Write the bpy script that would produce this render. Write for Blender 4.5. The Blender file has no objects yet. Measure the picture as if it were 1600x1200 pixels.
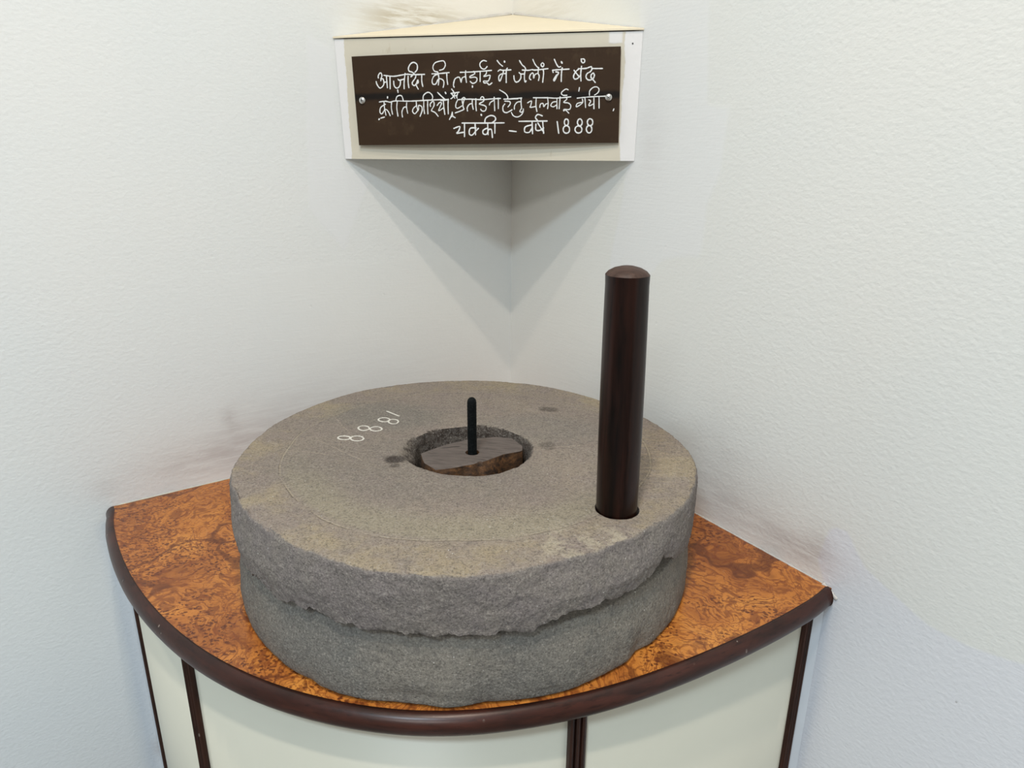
import bpy, bmesh, math, random
from math import sin, cos, pi, radians, hypot, atan2, exp
from mathutils import Vector, Matrix, noise
random.seed(7)
SC = bpy.context.scene
COL = SC.collection

# ------------------------------------------------------------------ camera
cam_d = bpy.data.cameras.new('camera'); cam = bpy.data.objects.new('camera', cam_d); COL.objects.link(cam)
CX = Vector((0.98544469, 0.16983626, 0.00737657)); CU = Vector((-0.05949765, 0.30392642, 0.95083582)); CF = Vector((-0.15924447, 0.937435, -0.30960753))
M = Matrix((( CX.x, CU.x, -CF.x, 0.24309406), (CX.y, CU.y, -CF.y, -1.40953546), (CX.z, CU.z, -CF.z, 0.52991207), (0, 0, 0, 1)))
cam.matrix_world = M
cam_d.sensor_width = 36; cam_d.lens = 36 * 1070.756 / 1600; cam_d.clip_start = 0.02
SC.camera = cam

# ------------------------------------------------------------------ world, lights, exposure
w = bpy.data.worlds.new('world'); SC.world = w; w.use_nodes = True
w.node_tree.nodes['Background'].inputs[0].default_value = (0.8, 0.9, 1, 1)
w.node_tree.nodes['Background'].inputs[1].default_value = 0.3
vs = SC.view_settings
vs.view_transform = 'Standard'; vs.look = 'None'; vs.gamma = 1; vs.use_curve_mapping = False
vs.exposure = -0.31
def area(name, loc, sx, sy, power, col, target=None):
    d = bpy.data.lights.new(name, 'AREA'); d.shape = 'RECTANGLE'; d.size = sx; d.size_y = sy
    d.energy = power; d.color = col
    o = bpy.data.objects.new(name, d); COL.objects.link(o); o.location = loc
    if target: o.rotation_euler = (Vector(target) - Vector(loc)).to_track_quat('-Z', 'Y').to_euler()
    return o
CEIL = 2.2
area('ceiling_spot_near', (0.22, -1.23, CEIL - .02), 0.07, 0.05, 12, (1.0, 0.86, 0.73))
area('ceiling_spot_mid', (0.10, -1.62, CEIL - .02), 0.09, 0.06, 19, (1.0, 0.88, 0.76))
area('ceiling_panel', (-0.2, -2.60, CEIL - .02), 0.5, 0.35, 50, (0.72, 0.88, 1.0))
area('ceiling_panel_far', (0.0, -4.6, CEIL - .02), 1.2, 0.9, 100, (1.0, 0.985, 0.96))

# ------------------------------------------------------------------ helpers
def mesh_obj(name, verts, faces, mat=None, parent=None, smooth=False, loc=None):
    me = bpy.data.meshes.new(name); me.from_pydata([tuple(v) for v in verts], [], faces); me.update()
    if mat: me.materials.append(mat)
    if smooth:
        for p in me.polygons: p.use_smooth = True
    o = bpy.data.objects.new(name, me); COL.objects.link(o)
    if parent: o.parent = parent
    if loc: o.location = loc
    return o
def thing(name, label, cat, loc=(0, 0, 0), group=None):
    o = bpy.data.objects.new(name, None); COL.objects.link(o); o.location = loc
    o.empty_display_size = .05
    o['label'] = label; o['category'] = cat
    if group: o['group'] = group
    return o
def tag(o, label, cat):
    o['label'] = label; o['category'] = cat; return o
def lerp_tab(tab, x, period=None):
    """piecewise interpolation of sorted (x, y) with smooth steps"""
    if period:
        tab = [(tab[-1][0] - period, tab[-1][1])] + list(tab) + [(tab[0][0] + period, tab[0][1])]
    if x <= tab[0][0]: return tab[0][1]
    for (a, p), (b, q) in zip(tab, tab[1:]):
        if x <= b:
            t = (x - a) / (b - a); return p + (q - p) * t
    return tab[-1][1]
def cat(pts, n=4, closed=False):
    P = [Vector(p) for p in pts]; out = []
    if len(P) < 3 and not closed: return P
    m = len(P); rng = range(m if closed else m - 1)
    for i in rng:
        if closed: a, b, c, d = P[i - 1], P[i], P[(i + 1) % m], P[(i + 2) % m]
        else: a, b, c, d = P[max(i - 1, 0)], P[i], P[i + 1], P[min(i + 2, m - 1)]
        for k in range(n):
            t = k / n
            out.append(0.5 * ((2 * b) + (c - a) * t + (2 * a - 5 * b + 4 * c - d) * t * t + (3 * b - a - 3 * c + d) * t ** 3))
    if not closed: out.append(P[-1])
    return out
def fbm(v, sc, octs=4):
    s = 0; a = 1; tot = 0
    for i in range(octs):
        s += a * noise.noise(Vector(v) * sc); tot += a; a *= .5; sc *= 2.1
    return s / tot

class NT:
    """small node-graph writer"""
    def __init__(s, name):
        s.m = bpy.data.materials.new(name); s.m.use_nodes = True; s.t = s.m.node_tree
        s.b = s.t.nodes['Principled BSDF']
        s.tc = s.t.nodes.new('ShaderNodeTexCoord')
    def n(s, typ, **kw):
        nd = s.t.nodes.new(typ)
        for k, v in kw.items(): setattr(nd, k, v)
        return nd
    def put(s, sock, v):
        if isinstance(v, bpy.types.NodeSocket): s.t.links.new(v, sock)
        else:
            if isinstance(v, tuple) and len(v) == 3 and sock.type == 'RGBA': v = (*v, 1)
            sock.default_value = v
    def math(s, op, a, b=0.0, c=None, clamp=False):
        nd = s.n('ShaderNodeMath', operation=op, use_clamp=clamp); s.put(nd.inputs[0], a); s.put(nd.inputs[1], b)
        if c is not None: s.put(nd.inputs[2], c)
        return nd.outputs[0]
    def vec(s, op, a, b=(0, 0, 0)):
        nd = s.n('ShaderNodeVectorMath', operation=op); s.put(nd.inputs[0], a)
        if op == 'SCALE': s.put(nd.inputs['Scale'], b)
        else: s.put(nd.inputs[1], b)
        return nd.outputs[1] if op in ('LENGTH', 'DISTANCE', 'DOT_PRODUCT') else nd.outputs[0]
    def obj(s): return s.tc.outputs['Object']
    def mapv(s, v, scale=(1, 1, 1), loc=(0, 0, 0), rot=(0, 0, 0)):
        nd = s.n('ShaderNodeMapping'); s.put(nd.inputs[0], v); nd.inputs['Scale'].default_value = scale
        nd.inputs['Location'].default_value = loc; nd.inputs['Rotation'].default_value = rot
        return nd.outputs[0]
    def noise(s, v, scale, detail=3, rough=.5, dist=0, color=False):
        nd = s.n('ShaderNodeTexNoise'); s.put(nd.inputs['Vector'], v); nd.inputs['Scale'].default_value = scale
        nd.inputs['Detail'].default_value = detail; nd.inputs['Roughness'].default_value = rough; nd.inputs['Distortion'].default_value = dist
        return nd.outputs['Color' if color else 'Fac']
    def vor(s, v, scale, feature='F1', rnd=1.0):
        nd = s.n('ShaderNodeTexVoronoi', feature=feature); s.put(nd.inputs['Vector'], v); nd.inputs['Scale'].default_value = scale
        nd.inputs['Randomness'].default_value = rnd
        return nd.outputs['Distance']
    def ss(s, x, a, b, lo=0.0, hi=1.0):
        nd = s.n('ShaderNodeMapRange', interpolation_type='SMOOTHSTEP'); s.put(nd.inputs[0], x)
        nd.inputs[1].default_value = a; nd.inputs[2].default_value = b; nd.inputs[3].default_value = lo; nd.inputs[4].default_value = hi
        return nd.outputs[0]
    def mix(s, f, a, b, mode='MIX'):
        nd = s.n('ShaderNodeMix', data_type='RGBA', blend_type=mode); s.put(nd.inputs[0], f); s.put(nd.inputs[6], a); s.put(nd.inputs[7], b)
        return nd.outputs[2]
    def ramp(s, f, stops):
        nd = s.n('ShaderNodeValToRGB'); s.put(nd.inputs[0], f); e = nd.color_ramp.elements
        while len(e) < len(stops): e.new(.5)
        for el, (p, c) in zip(e, stops): el.position = p; el.color = (*c, 1)
        return nd.outputs[0]
    def attr(s, name):
        nd = s.n('ShaderNodeAttribute'); nd.attribute_name = name; return nd.outputs['Fac']
    def xyz(s, v):
        nd = s.n('ShaderNodeSeparateXYZ'); s.put(nd.inputs[0], v); return nd.outputs
    def comb(s, x, y, z):
        nd = s.n('ShaderNodeCombineXYZ'); s.put(nd.inputs[0], x); s.put(nd.inputs[1], y); s.put(nd.inputs[2], z); return nd.outputs[0]
    def bump(s, h, strength, dist, prev=None):
        nd = s.n('ShaderNodeBump'); s.put(nd.inputs['Height'], h); nd.inputs['Strength'].default_value = strength; nd.inputs['Distance'].default_value = dist
        if prev is not None: s.put(nd.inputs['Normal'], prev)
        return nd.outputs[0]
    def done(s, color=None, rough=None, normal=None, **kw):
        if color is not None: s.put(s.b.inputs['Base Color'], color)
        if rough is not None: s.put(s.b.inputs['Roughness'], rough)
        if normal is not None: s.put(s.b.inputs['Normal'], normal)
        for k, v in kw.items(): s.b.inputs[k.replace('_', ' ')].default_value = v
        return s.m
def spot(m, P, x, y, rx, ry):
    """soft elliptical mask around x, y in the first two coordinates of P"""
    q = m.vec('MULTIPLY', m.vec('SUBTRACT', P, (x, y, 0)), (1 / rx, 1 / ry, 0))
    return m.ss(m.vec('LENGTH', q), .5, 1.1, 1, 0)

# ------------------------------------------------------------------ materials
def wall_material(name, base, cream):
    m = NT(name); P = m.obj()
    big = m.noise(P, 1.7, 3, .5); mid = m.noise(P, 7, 4, .6)
    c = m.mix(m.ss(big, .35, .65), base, tuple(x * y for x, y in zip(base, (.965, .985, 1.0))))
    c = m.mix(m.math('MULTIPLY', m.attr('cream'), .9), c, cream)
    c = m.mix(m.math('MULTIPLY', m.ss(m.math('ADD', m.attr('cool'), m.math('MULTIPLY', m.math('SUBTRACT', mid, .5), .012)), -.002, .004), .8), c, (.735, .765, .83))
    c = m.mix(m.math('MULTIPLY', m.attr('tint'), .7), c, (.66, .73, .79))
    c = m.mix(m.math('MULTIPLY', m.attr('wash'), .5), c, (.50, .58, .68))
    c = m.mix(m.math('MULTIPLY', m.ss(m.math('ADD', m.attr('fresh'), m.math('MULTIPLY', m.math('SUBTRACT', mid, .5), .02)), -.003, .006), .5), c, (.80, .82, .84))
    streak = m.noise(m.mapv(P, (6, 1, 60)), 2, 5, .7)
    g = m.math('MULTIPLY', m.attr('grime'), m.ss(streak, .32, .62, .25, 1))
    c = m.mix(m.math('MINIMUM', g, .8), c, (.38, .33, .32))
    g2 = m.math('MULTIPLY', m.attr('beige'), m.ss(streak, .36, .62, .1, 1))
    c = m.mix(m.math('MINIMUM', g2, .8), c, (.50, .45, .34))
    # a few tiny dark pits
    pit = m.vor(P, 16); pm = m.math('MULTIPLY', m.math('LESS_THAN', pit, .022), m.ss(m.noise(P, 3, 1), .5, .56))
    c = m.mix(m.math('MULTIPLY', pm, .6), c, (.25, .24, .23))
    peel = m.noise(m.mapv(P, (.85, 1, 1.2)), 190, 2, .5)
    peel2 = m.noise(m.mapv(P, (.95, 1, 1.1)), 125, 2, .5)
    brush = m.noise(m.mapv(P, (.2, 1, 2.0)), 150, 3, .6)
    sm = m.math('MAXIMUM', m.attr('brush'), m.ss(m.attr('fresh'), -.003, .004))
    hgt = m.math('ADD', m.math('MULTIPLY', peel, 1.0), m.math('MULTIPLY', peel2, .9))
    hgt = m.math('ADD', m.math('MULTIPLY', hgt, m.math('SUBTRACT', 1.0, m.math('MULTIPLY', sm, .75))), m.math('MULTIPLY', m.math('MULTIPLY', brush, sm), .45))
    hgt = m.math('ADD', hgt, m.math('MULTIPLY', m.ss(pit, .0, .06), .6))
    return m.done(c, .5, m.bump(hgt, .42, .0012), Specular_IOR_Level=.35)

def plain(name, col, rough=.5, var=.05, scale=12, bump=.15):
    m = NT(name); P = m.obj(); n = m.noise(P, scale, 4, .6)
    c = m.mix(n, tuple(x * (1 - var) for x in col), tuple(min(1, x * (1 + var)) for x in col))
    return m.done(c, rough, m.bump(m.noise(P, scale * 9, 3), bump, .001))

def stone_material(name, top):
    m = NT(name); P = m.obj(); x, y, z = m.xyz(P)
    Nz = m.xyz(m.n('ShaderNodeNewGeometry').outputs['Normal'])[2]
    big = m.noise(P, 6, 4, .6); mid = m.noise(P, 28, 5, .65); fine = m.noise(P, 420, 3, .7); fine2 = m.noise(P, 900, 2, .7)
    gr = m.noise(P, 180, 4, .7)
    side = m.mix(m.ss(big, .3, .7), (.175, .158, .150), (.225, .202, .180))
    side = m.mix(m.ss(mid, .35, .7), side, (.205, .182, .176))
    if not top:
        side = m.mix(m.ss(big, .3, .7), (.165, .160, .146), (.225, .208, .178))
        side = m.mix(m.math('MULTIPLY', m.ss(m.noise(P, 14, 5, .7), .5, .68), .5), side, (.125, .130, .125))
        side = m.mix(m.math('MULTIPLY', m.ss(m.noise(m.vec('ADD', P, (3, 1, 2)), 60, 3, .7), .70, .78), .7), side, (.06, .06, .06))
    c = side
    hgt = m.math('ADD', m.math('MULTIPLY', gr, 1.0), m.math('MULTIPLY', fine, .5))
    if top:
        r = m.vec('LENGTH', m.comb(x, y, 0.0))
        wob = m.math('MULTIPLY', m.math('SUBTRACT', m.noise(P, 9, 3), .5), .014)
        rr = m.math('ADD', r, wob)
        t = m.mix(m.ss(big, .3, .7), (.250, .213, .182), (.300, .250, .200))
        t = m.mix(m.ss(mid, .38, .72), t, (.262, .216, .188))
        # dusty yellow outside the scribed ring and at its front inner side
        outer = m.math('MULTIPLY', m.ss(rr, .235, .262), m.ss(m.noise(P, 11, 4, .7), .42, .62))
        t = m.mix(m.math('MULTIPLY', outer, .8), t, (.350, .288, .190))
        inner = m.math('MULTIPLY', m.math('MULTIPLY', m.ss(rr, .17, .215), m.ss(rr, .232, .245, 1, 0)), m.ss(y, -.03, -.16))
        t = m.mix(m.math('MULTIPLY', inner, .6), t, (.315, .285, .200))
        # darker worn zone around the eye
        wz = m.math('MULTIPLY', spot(m, P, -.07, -.07, .21, .12), .35); t = m.mix(wz, t, (.175, .160, .140))
        t = m.mix(m.math('MULTIPLY', spot(m, P, -.15, .10, .11, .07), .45), t, (.165, .165, .145))
        t = m.mix(m.math('MULTIPLY', spot(m, P, .09, .09, .10, .07), .30), t, (.185, .185, .165))
        t = m.mix(m.math('MULTIPLY', m.math('MULTIPLY', spot(m, P, .19, -.22, .10, .05), m.ss(m.noise(P, 45, 4, .7), .45, .6)), .8), t, (.43, .38, .29))
        t = m.mix(m.math('MULTIPLY', m.math('MULTIPLY', spot(m, P, .24, .02, .07, .12), m.ss(m.noise(m.mapv(P, (1, 4, 1)), 40, 4, .7), .45, .6)), .6), t, (.40, .33, .235))
        # speckle
        t = m.mix(m.math('MULTIPLY', m.ss(gr, .52, .68), .30), t, (.34, .30, .235))
        t = m.mix(m.math('MULTIPLY', m.ss(gr, .46, .34), .28), t, (.13, .12, .108))
        # stains
        for (sx, sy, ra, rb, k) in ((.0907, .1743, .015, .010, .65), (.1065, .0287, .012, .013, .42), (-.0841, -.0529, .014, .012, 1.0), (-.079, -.072, .006, .006, .7)):
            edge = m.math('MULTIPLY', spot(m, m.vec('ADD', P, m.vec('SCALE', m.noise(P, 70, 3, .5, 0, True), .008)), sx + .004, sy + .004, ra * 1.25, rb * 1.25), k)
            t = m.mix(edge, t, (.050, .038, .032))
        # scribed ring and stray scratches: fine pale lines
        ring = m.ss(m.math('ABSOLUTE', m.math('SUBTRACT', m.math('ADD', r, m.math('MULTIPLY', m.math('SUBTRACT', m.noise(P, 5, 2), .5), .03)), .243)), .0006, .0022, 1, 0)
        ring = m.math('MULTIPLY', ring, m.ss(m.noise(P, 13, 3, .6), .36, .5))
        t = m.mix(m.math('MULTIPLY', ring, .65), t, (.40, .345, .26))
        lines = None
        for (ax, ay, bx, by) in ((-.2124, -.1768, -.1534, -.1314), (-.245, -.05, -.16, -.055), (-.2349, .0037, -.0874, -.0874), (-.2418, .0954, -.1546, -.0049), (.094, .0196, .17, .045), (-.1246, .1327, -.0058, .1556), (.21, -.05, .28, -.03)):
            L = hypot(bx - ax, by - ay); an = atan2(by - ay, bx - ax)
            q = m.mapv(m.vec('SUBTRACT', P, ((ax + bx) / 2, (ay + by) / 2, 0)), rot=(0, 0, -an)); qx, qy, qz = m.xyz(q)
            qy = m.math('ADD', qy, m.math('MULTIPLY', m.math('SUBTRACT', m.noise(P, 30, 2), .5), .006))
            l = m.math('MULTIPLY', m.ss(m.math('ABSOLUTE', qy), .0003, .0013, 1, 0), m.ss(m.math('ABSOLUTE', qx), L / 2 - .02, L / 2, 1, 0))
            lines = l if lines is None else m.math('MAXIMUM', lines, l)
        t = m.mix(m.math('MULTIPLY', lines, m.ss(mid, .35, .6, .2, .7)), t, (.40, .34, .27))
        # wall of the eye: darker, speckled brown
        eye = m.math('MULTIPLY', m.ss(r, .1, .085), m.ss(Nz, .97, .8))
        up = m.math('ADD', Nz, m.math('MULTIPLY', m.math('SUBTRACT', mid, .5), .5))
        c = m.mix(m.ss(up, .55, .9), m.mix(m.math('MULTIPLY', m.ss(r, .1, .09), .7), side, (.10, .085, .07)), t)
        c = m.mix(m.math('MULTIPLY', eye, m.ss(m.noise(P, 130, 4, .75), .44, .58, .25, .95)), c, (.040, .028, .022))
        hgt = m.math('SUBTRACT', hgt, m.math('MULTIPLY', ring, .6))
    c = m.mix(m.math('MULTIPLY', m.ss(fine, .52, .68), .50), c, (.40, .375, .335))
    c = m.mix(m.math('MULTIPLY', m.ss(fine, .47, .34), .60), c, (.07, .064, .060))
    c = m.mix(m.math('MULTIPLY', m.ss(fine2, .46, .34), .4), c, (.08, .075, .07))
    c = m.mix(m.math('MULTIPLY', m.ss(m.noise(P, 95, 4, .75), .48, .36), .45 if not top else .22), c, (.10, .092, .088))
    pale_fleck = m.math('LESS_THAN', m.vor(P, 95), .06)  # scattered pale flecks in the stone colour
    c = m.mix(m.math('MULTIPLY', pale_fleck, m.ss(big, .45, .6)), c, (.6, .6, .57))
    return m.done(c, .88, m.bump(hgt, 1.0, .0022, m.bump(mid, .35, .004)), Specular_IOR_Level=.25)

def burl_material():
    m = NT('burl_veneer'); P = m.obj()
    w1 = m.vec('SCALE', m.vec('SUBTRACT', m.noise(P, 7, 3, .5, 0, True), (.5, .5, .5)), .24)
    Q = m.vec('ADD', P, w1)
    w2 = m.vec('SCALE', m.vec('SUBTRACT', m.noise(Q, 38, 3, .6, 0, True), (.5, .5, .5)), .045)
    R = m.vec('ADD', Q, w2)
    f = m.noise(R, 6.5, 2, .5)
    rings = m.math('SINE', m.math('MULTIPLY', f, 130))
    rings2 = m.math('SINE', m.math('MULTIPLY', m.noise(R, 18, 2, .5), 70))
    tone = m.noise(Q, 9, 4, .6)
    c = m.ramp(tone, [(.30, (.24, .075, .016)), (.43, (.40, .135, .026)), (.56, (.53, .195, .036)), (.72, (.64, .265, .052))])
    c = m.mix(m.math('MULTIPLY', m.ss(rings, .45, .95), .62), c, (.155, .036, .009))
    c = m.mix(m.math('MULTIPLY', m.ss(rings2, .45, .95), .58), c, (.20, .048, .011))
    dens = m.ss(m.noise(P, 8, 3, .6), .42, .54)
    eyes = m.vor(m.vec('ADD', m.mapv(P, (1, 1.4, 1)), m.vec('SCALE', m.noise(P, 120, 2, .5, 0, True), .012)), 150)
    c = m.mix(m.math('MULTIPLY', m.math('MULTIPLY', m.ss(eyes, .46, .26), dens), .85), c, (.085, .018, .006))
    fine = m.noise(m.mapv(R, (1, 3, 1)), 330, 3, .7)
    c = m.mix(m.math('MULTIPLY', m.ss(fine, .5, .7), .35), c, (.13, .03, .008))
    vein = m.ss(m.math('ABSOLUTE', m.math('SUBTRACT', m.noise(Q, 4.2, 1, .4), .5)), .003, .014, 1, 0)
    c = m.mix(m.math('MULTIPLY', vein, .7), c, (.10, .023, .007))
    return m.done(c, m.ss(m.noise(P, 30, 3), .3, .7, .22, .36), m.bump(m.noise(P, 40, 2), .05, .001), Specular_IOR_Level=.45)

def darkwood_material(name, axis_scale, a, b, rough=.28, coat=.3, spec=.3):
    m = NT(name); P = m.obj()
    g = m.noise(m.mapv(P, axis_scale), 1, 5, .65, .3); g2 = m.noise(m.mapv(P, tuple(3 * s for s in axis_scale)), 1, 3, .7)
    c = m.ramp(g, [(.32, a), (.50, tuple((p + q) / 2 for p, q in zip(a, b))), (.68, b)])
    c = m.mix(m.math('MULTIPLY', m.ss(g2, .52, .7), .6), c, tuple(x * .45 for x in a))
    wear = m.math('MULTIPLY', m.math('LESS_THAN', m.vor(m.mapv(P, (1, 1, .45)), 75), .10), m.ss(m.noise(P, 18, 2), .52, .6))
    c = m.mix(m.math('MULTIPLY', wear, .55), c, (.36, .31, .27))
    return m.done(c, rough, m.bump(g2, .12, .001), Coat_Weight=coat, Coat_Roughness=.2, Specular_IOR_Level=spec)

M_wl = wall_material('left_wall_paint', (.785, .803, .792), (.85, .83, .77))
M_wr = wall_material('right_wall_paint', (.785, .795, .765), (.85, .83, .77))
M_white = plain('white_gloss_paint', (.62, .68, .74), .5)
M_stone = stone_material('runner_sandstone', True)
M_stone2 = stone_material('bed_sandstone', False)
M_burl = burl_material()
M_rim = darkwood_material('mahogany_moulding', (14, 14, 90), (.018, .0065, .0045), (.056, .017, .011), .36, .10)
M_post = darkwood_material('mahogany_strip', (160, 160, 9), (.014, .006, .004), (.048, .018, .011), .42, .05, .2)
M_handle = darkwood_material('polished_dark_wood', (85, 85, 5), (.0020, .0010, .0009), (.022, .0070, .0042), .30, .05, .20)
M_cream = plain('cream_laminate', (.60, .60, .51), .4, .04, 6, .05)
M_caulk = plain('white_sealant', (.60, .59, .56), .6, .2, 40, .6)
M_floor = plain('floor_tile', (.24, .225, .21), .3)
M_ceil = plain('ceiling_paint', (.62, .62, .61), .7)
M_far = plain('far_wall_paint', (.42, .42, .41), .7)
M_chalk = plain('white_chalk_paint', (.80, .82, .82), .8, .12, 300, .3)
M_num = plain('pale_chalk_number', (.66, .64, .58), .9, .2, 250, .3)
M_lid = plain('cream_lid_paint', (.80, .72, .54), .5, .05, 20, .1)

m = NT('aged_block_wood'); P = m.obj()
g = m.noise(m.mapv(P, (30, 240, 240), rot=(0, 0, radians(-24))), 1, 5, .7)
Nz = m.xyz(m.n('ShaderNodeNewGeometry').outputs['Normal'])[2]
ctop = m.ramp(g, [(.28, (.045, .034, .030)), (.47, (.105, .085, .075)), (.75, (.150, .122, .108))])
qc = m.mapv(m.vec('SUBTRACT', P, (-.024, .005, 0)), rot=(0, 0, radians(-22))); cx_, cy_, cz_ = m.xyz(qc)
crk = m.math('MULTIPLY', m.ss(m.math('ABSOLUTE', m.math('ADD', cy_, m.math('MULTIPLY', m.math('SUBTRACT', m.noise(P, 60, 2), .5), .008))), .0004, .0016, 1, 0), m.ss(m.math('ABSOLUTE', cx_), .010, .015, 1, 0))
ctop = m.mix(crk, ctop, (.012, .008, .007))
cside = m.ramp(m.noise(m.mapv(P, (40, 150, 150), rot=(0, 0, radians(-24))), 1, 5, .75), [(.36, (.012, .006, .003)), (.52, (.075, .034, .012)), (.72, (.22, .10, .036))])
M_block = m.done(m.mix(m.ss(Nz, .4, .75), cside, ctop), .7, m.bump(g, .6, .0015))

m = NT('black_iron'); P = m.obj()
M_iron = m.done(m.mix(m.ss(m.noise(P, 420, 3, .7), .5, .72), (.0025, .0040, .0046), (.014, .016, .016)), .6, m.bump(m.noise(P, 500, 3, .7), .9, .0012), Specular_IOR_Level=.12)
m = NT('brushed_steel'); M_steel = m.done((.72, .72, .70), .28, Metallic=1.0)
m = NT('dark_slot'); M_slot = m.done((.03, .03, .03), .6)

# front board of the corner box: cream, with white wall paint lapped over both ends
m = NT('cream_board_paint'); P = m.obj(); x, y, z = m.xyz(P)
nx = m.math('MULTIPLY', m.math('SUBTRACT', m.noise(P, 18, 4, .7), .5), .012)
xl = m.math('ADD', m.math('ADD', x, nx), m.math('MULTIPLY', z, -.0))
ends = m.math('MAXIMUM', m.ss(xl, .0172, .0155), m.ss(xl, .4655, .4675))
chip = m.math('MULTIPLY', m.ss(m.math('ABSOLUTE', m.math('SUBTRACT', x, .452)), .012, .008), m.ss(m.math('ADD', z, nx), -.016, -.013))
ends = m.math('MAXIMUM', ends, m.math('MULTIPLY', chip, .9))
c = m.mix(m.noise(P, 9, 4, .6), (.60, .56, .455), (.70, .665, .555))
c = m.mix(m.math('MULTIPLY', m.ss(m.noise(m.mapv(P, (1, 1, .3)), 60, 4, .7), .62, .72), .35), c, (.45, .38, .25))
c = m.mix(ends, c, (.80, .80, .80))
M_board = m.done(c, .45, m.bump(m.math('ADD', ends, m.noise(P, 90, 3)), .3, .0008))

# brown plaque with a dark smear across the middle
m = NT('brown_plaque'); P = m.obj(); x, y, z = m.xyz(P)
c = m.mix(m.noise(m.mapv(P, (3, 1, 12)), 3, 5, .65), (.030, .0165, .0090), (.050, .029, .0155))
c = m.mix(m.math('MULTIPLY', m.ss(m.noise(P, 25, 4, .7), .55, .7), .35), c, (.085, .055, .030))
zz = m.math('ADD', z, m.math('ADD', .0875, m.math('MULTIPLY', m.math('SUBTRACT', m.noise(P, 14, 4, .7), .5), .012)))
sm = m.math('MULTIPLY', m.ss(m.math('ABSOLUTE', zz), .002, .0085, 1, 0), m.ss(m.noise(m.mapv(P, (1, 1, .2)), 9, 3), .30, .5, .3, 1))
c = m.mix(m.math('MULTIPLY', sm, .85), c, (.006, .006, .006))
M_plaque = m.done(c, .6, m.bump(m.noise(P, 60, 3), .15, .001), Specular_IOR_Level=.15)

# ------------------------------------------------------------------ room shell
DL = Vector((-0.7062383, -0.7079742, 0)); DR = Vector((0.67621737, -0.73670216, 0))
FLOOR = -.76; LEN = 5.2
def blob(s, z, cs, cz, rs, rz, a=1.0):
    return a * exp(-(((s - cs) / rs) ** 2 + ((z - cz) / rz) ** 2))
def seg_sd(poly, p):
    """signed distance to polygon, positive inside"""
    d = 1e9; ins = False; n = len(poly)
    for i in range(n):
        ax, ay = poly[i]; bx, by = poly[(i + 1) % n]
        ex, ey = bx - ax, by - ay; wx, wy = p[0] - ax, p[1] - ay
        t = max(0, min(1, (wx * ex + wy * ey) / (ex * ex + ey * ey)))
        d = min(d, hypot(wx - ex * t, wy - ey * t))
        if (ay > p[1]) != (by > p[1]) and p[0] < (bx - ax) * (p[1] - ay) / (by - ay) + ax: ins = not ins
    return d if ins else -d
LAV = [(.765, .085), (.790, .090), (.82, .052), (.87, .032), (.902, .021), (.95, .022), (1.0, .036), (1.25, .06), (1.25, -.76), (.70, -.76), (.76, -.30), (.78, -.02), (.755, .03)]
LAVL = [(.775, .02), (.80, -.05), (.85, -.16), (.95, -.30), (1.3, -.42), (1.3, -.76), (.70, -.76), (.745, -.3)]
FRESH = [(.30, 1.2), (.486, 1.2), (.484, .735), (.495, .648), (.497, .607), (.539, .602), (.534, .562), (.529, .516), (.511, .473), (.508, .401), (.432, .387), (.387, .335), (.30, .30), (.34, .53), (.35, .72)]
FRESHL = [(.30, .50), (.355, .52), (.36, .70), (.40, .72), (.42, .45), (.36, .38)]
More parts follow.
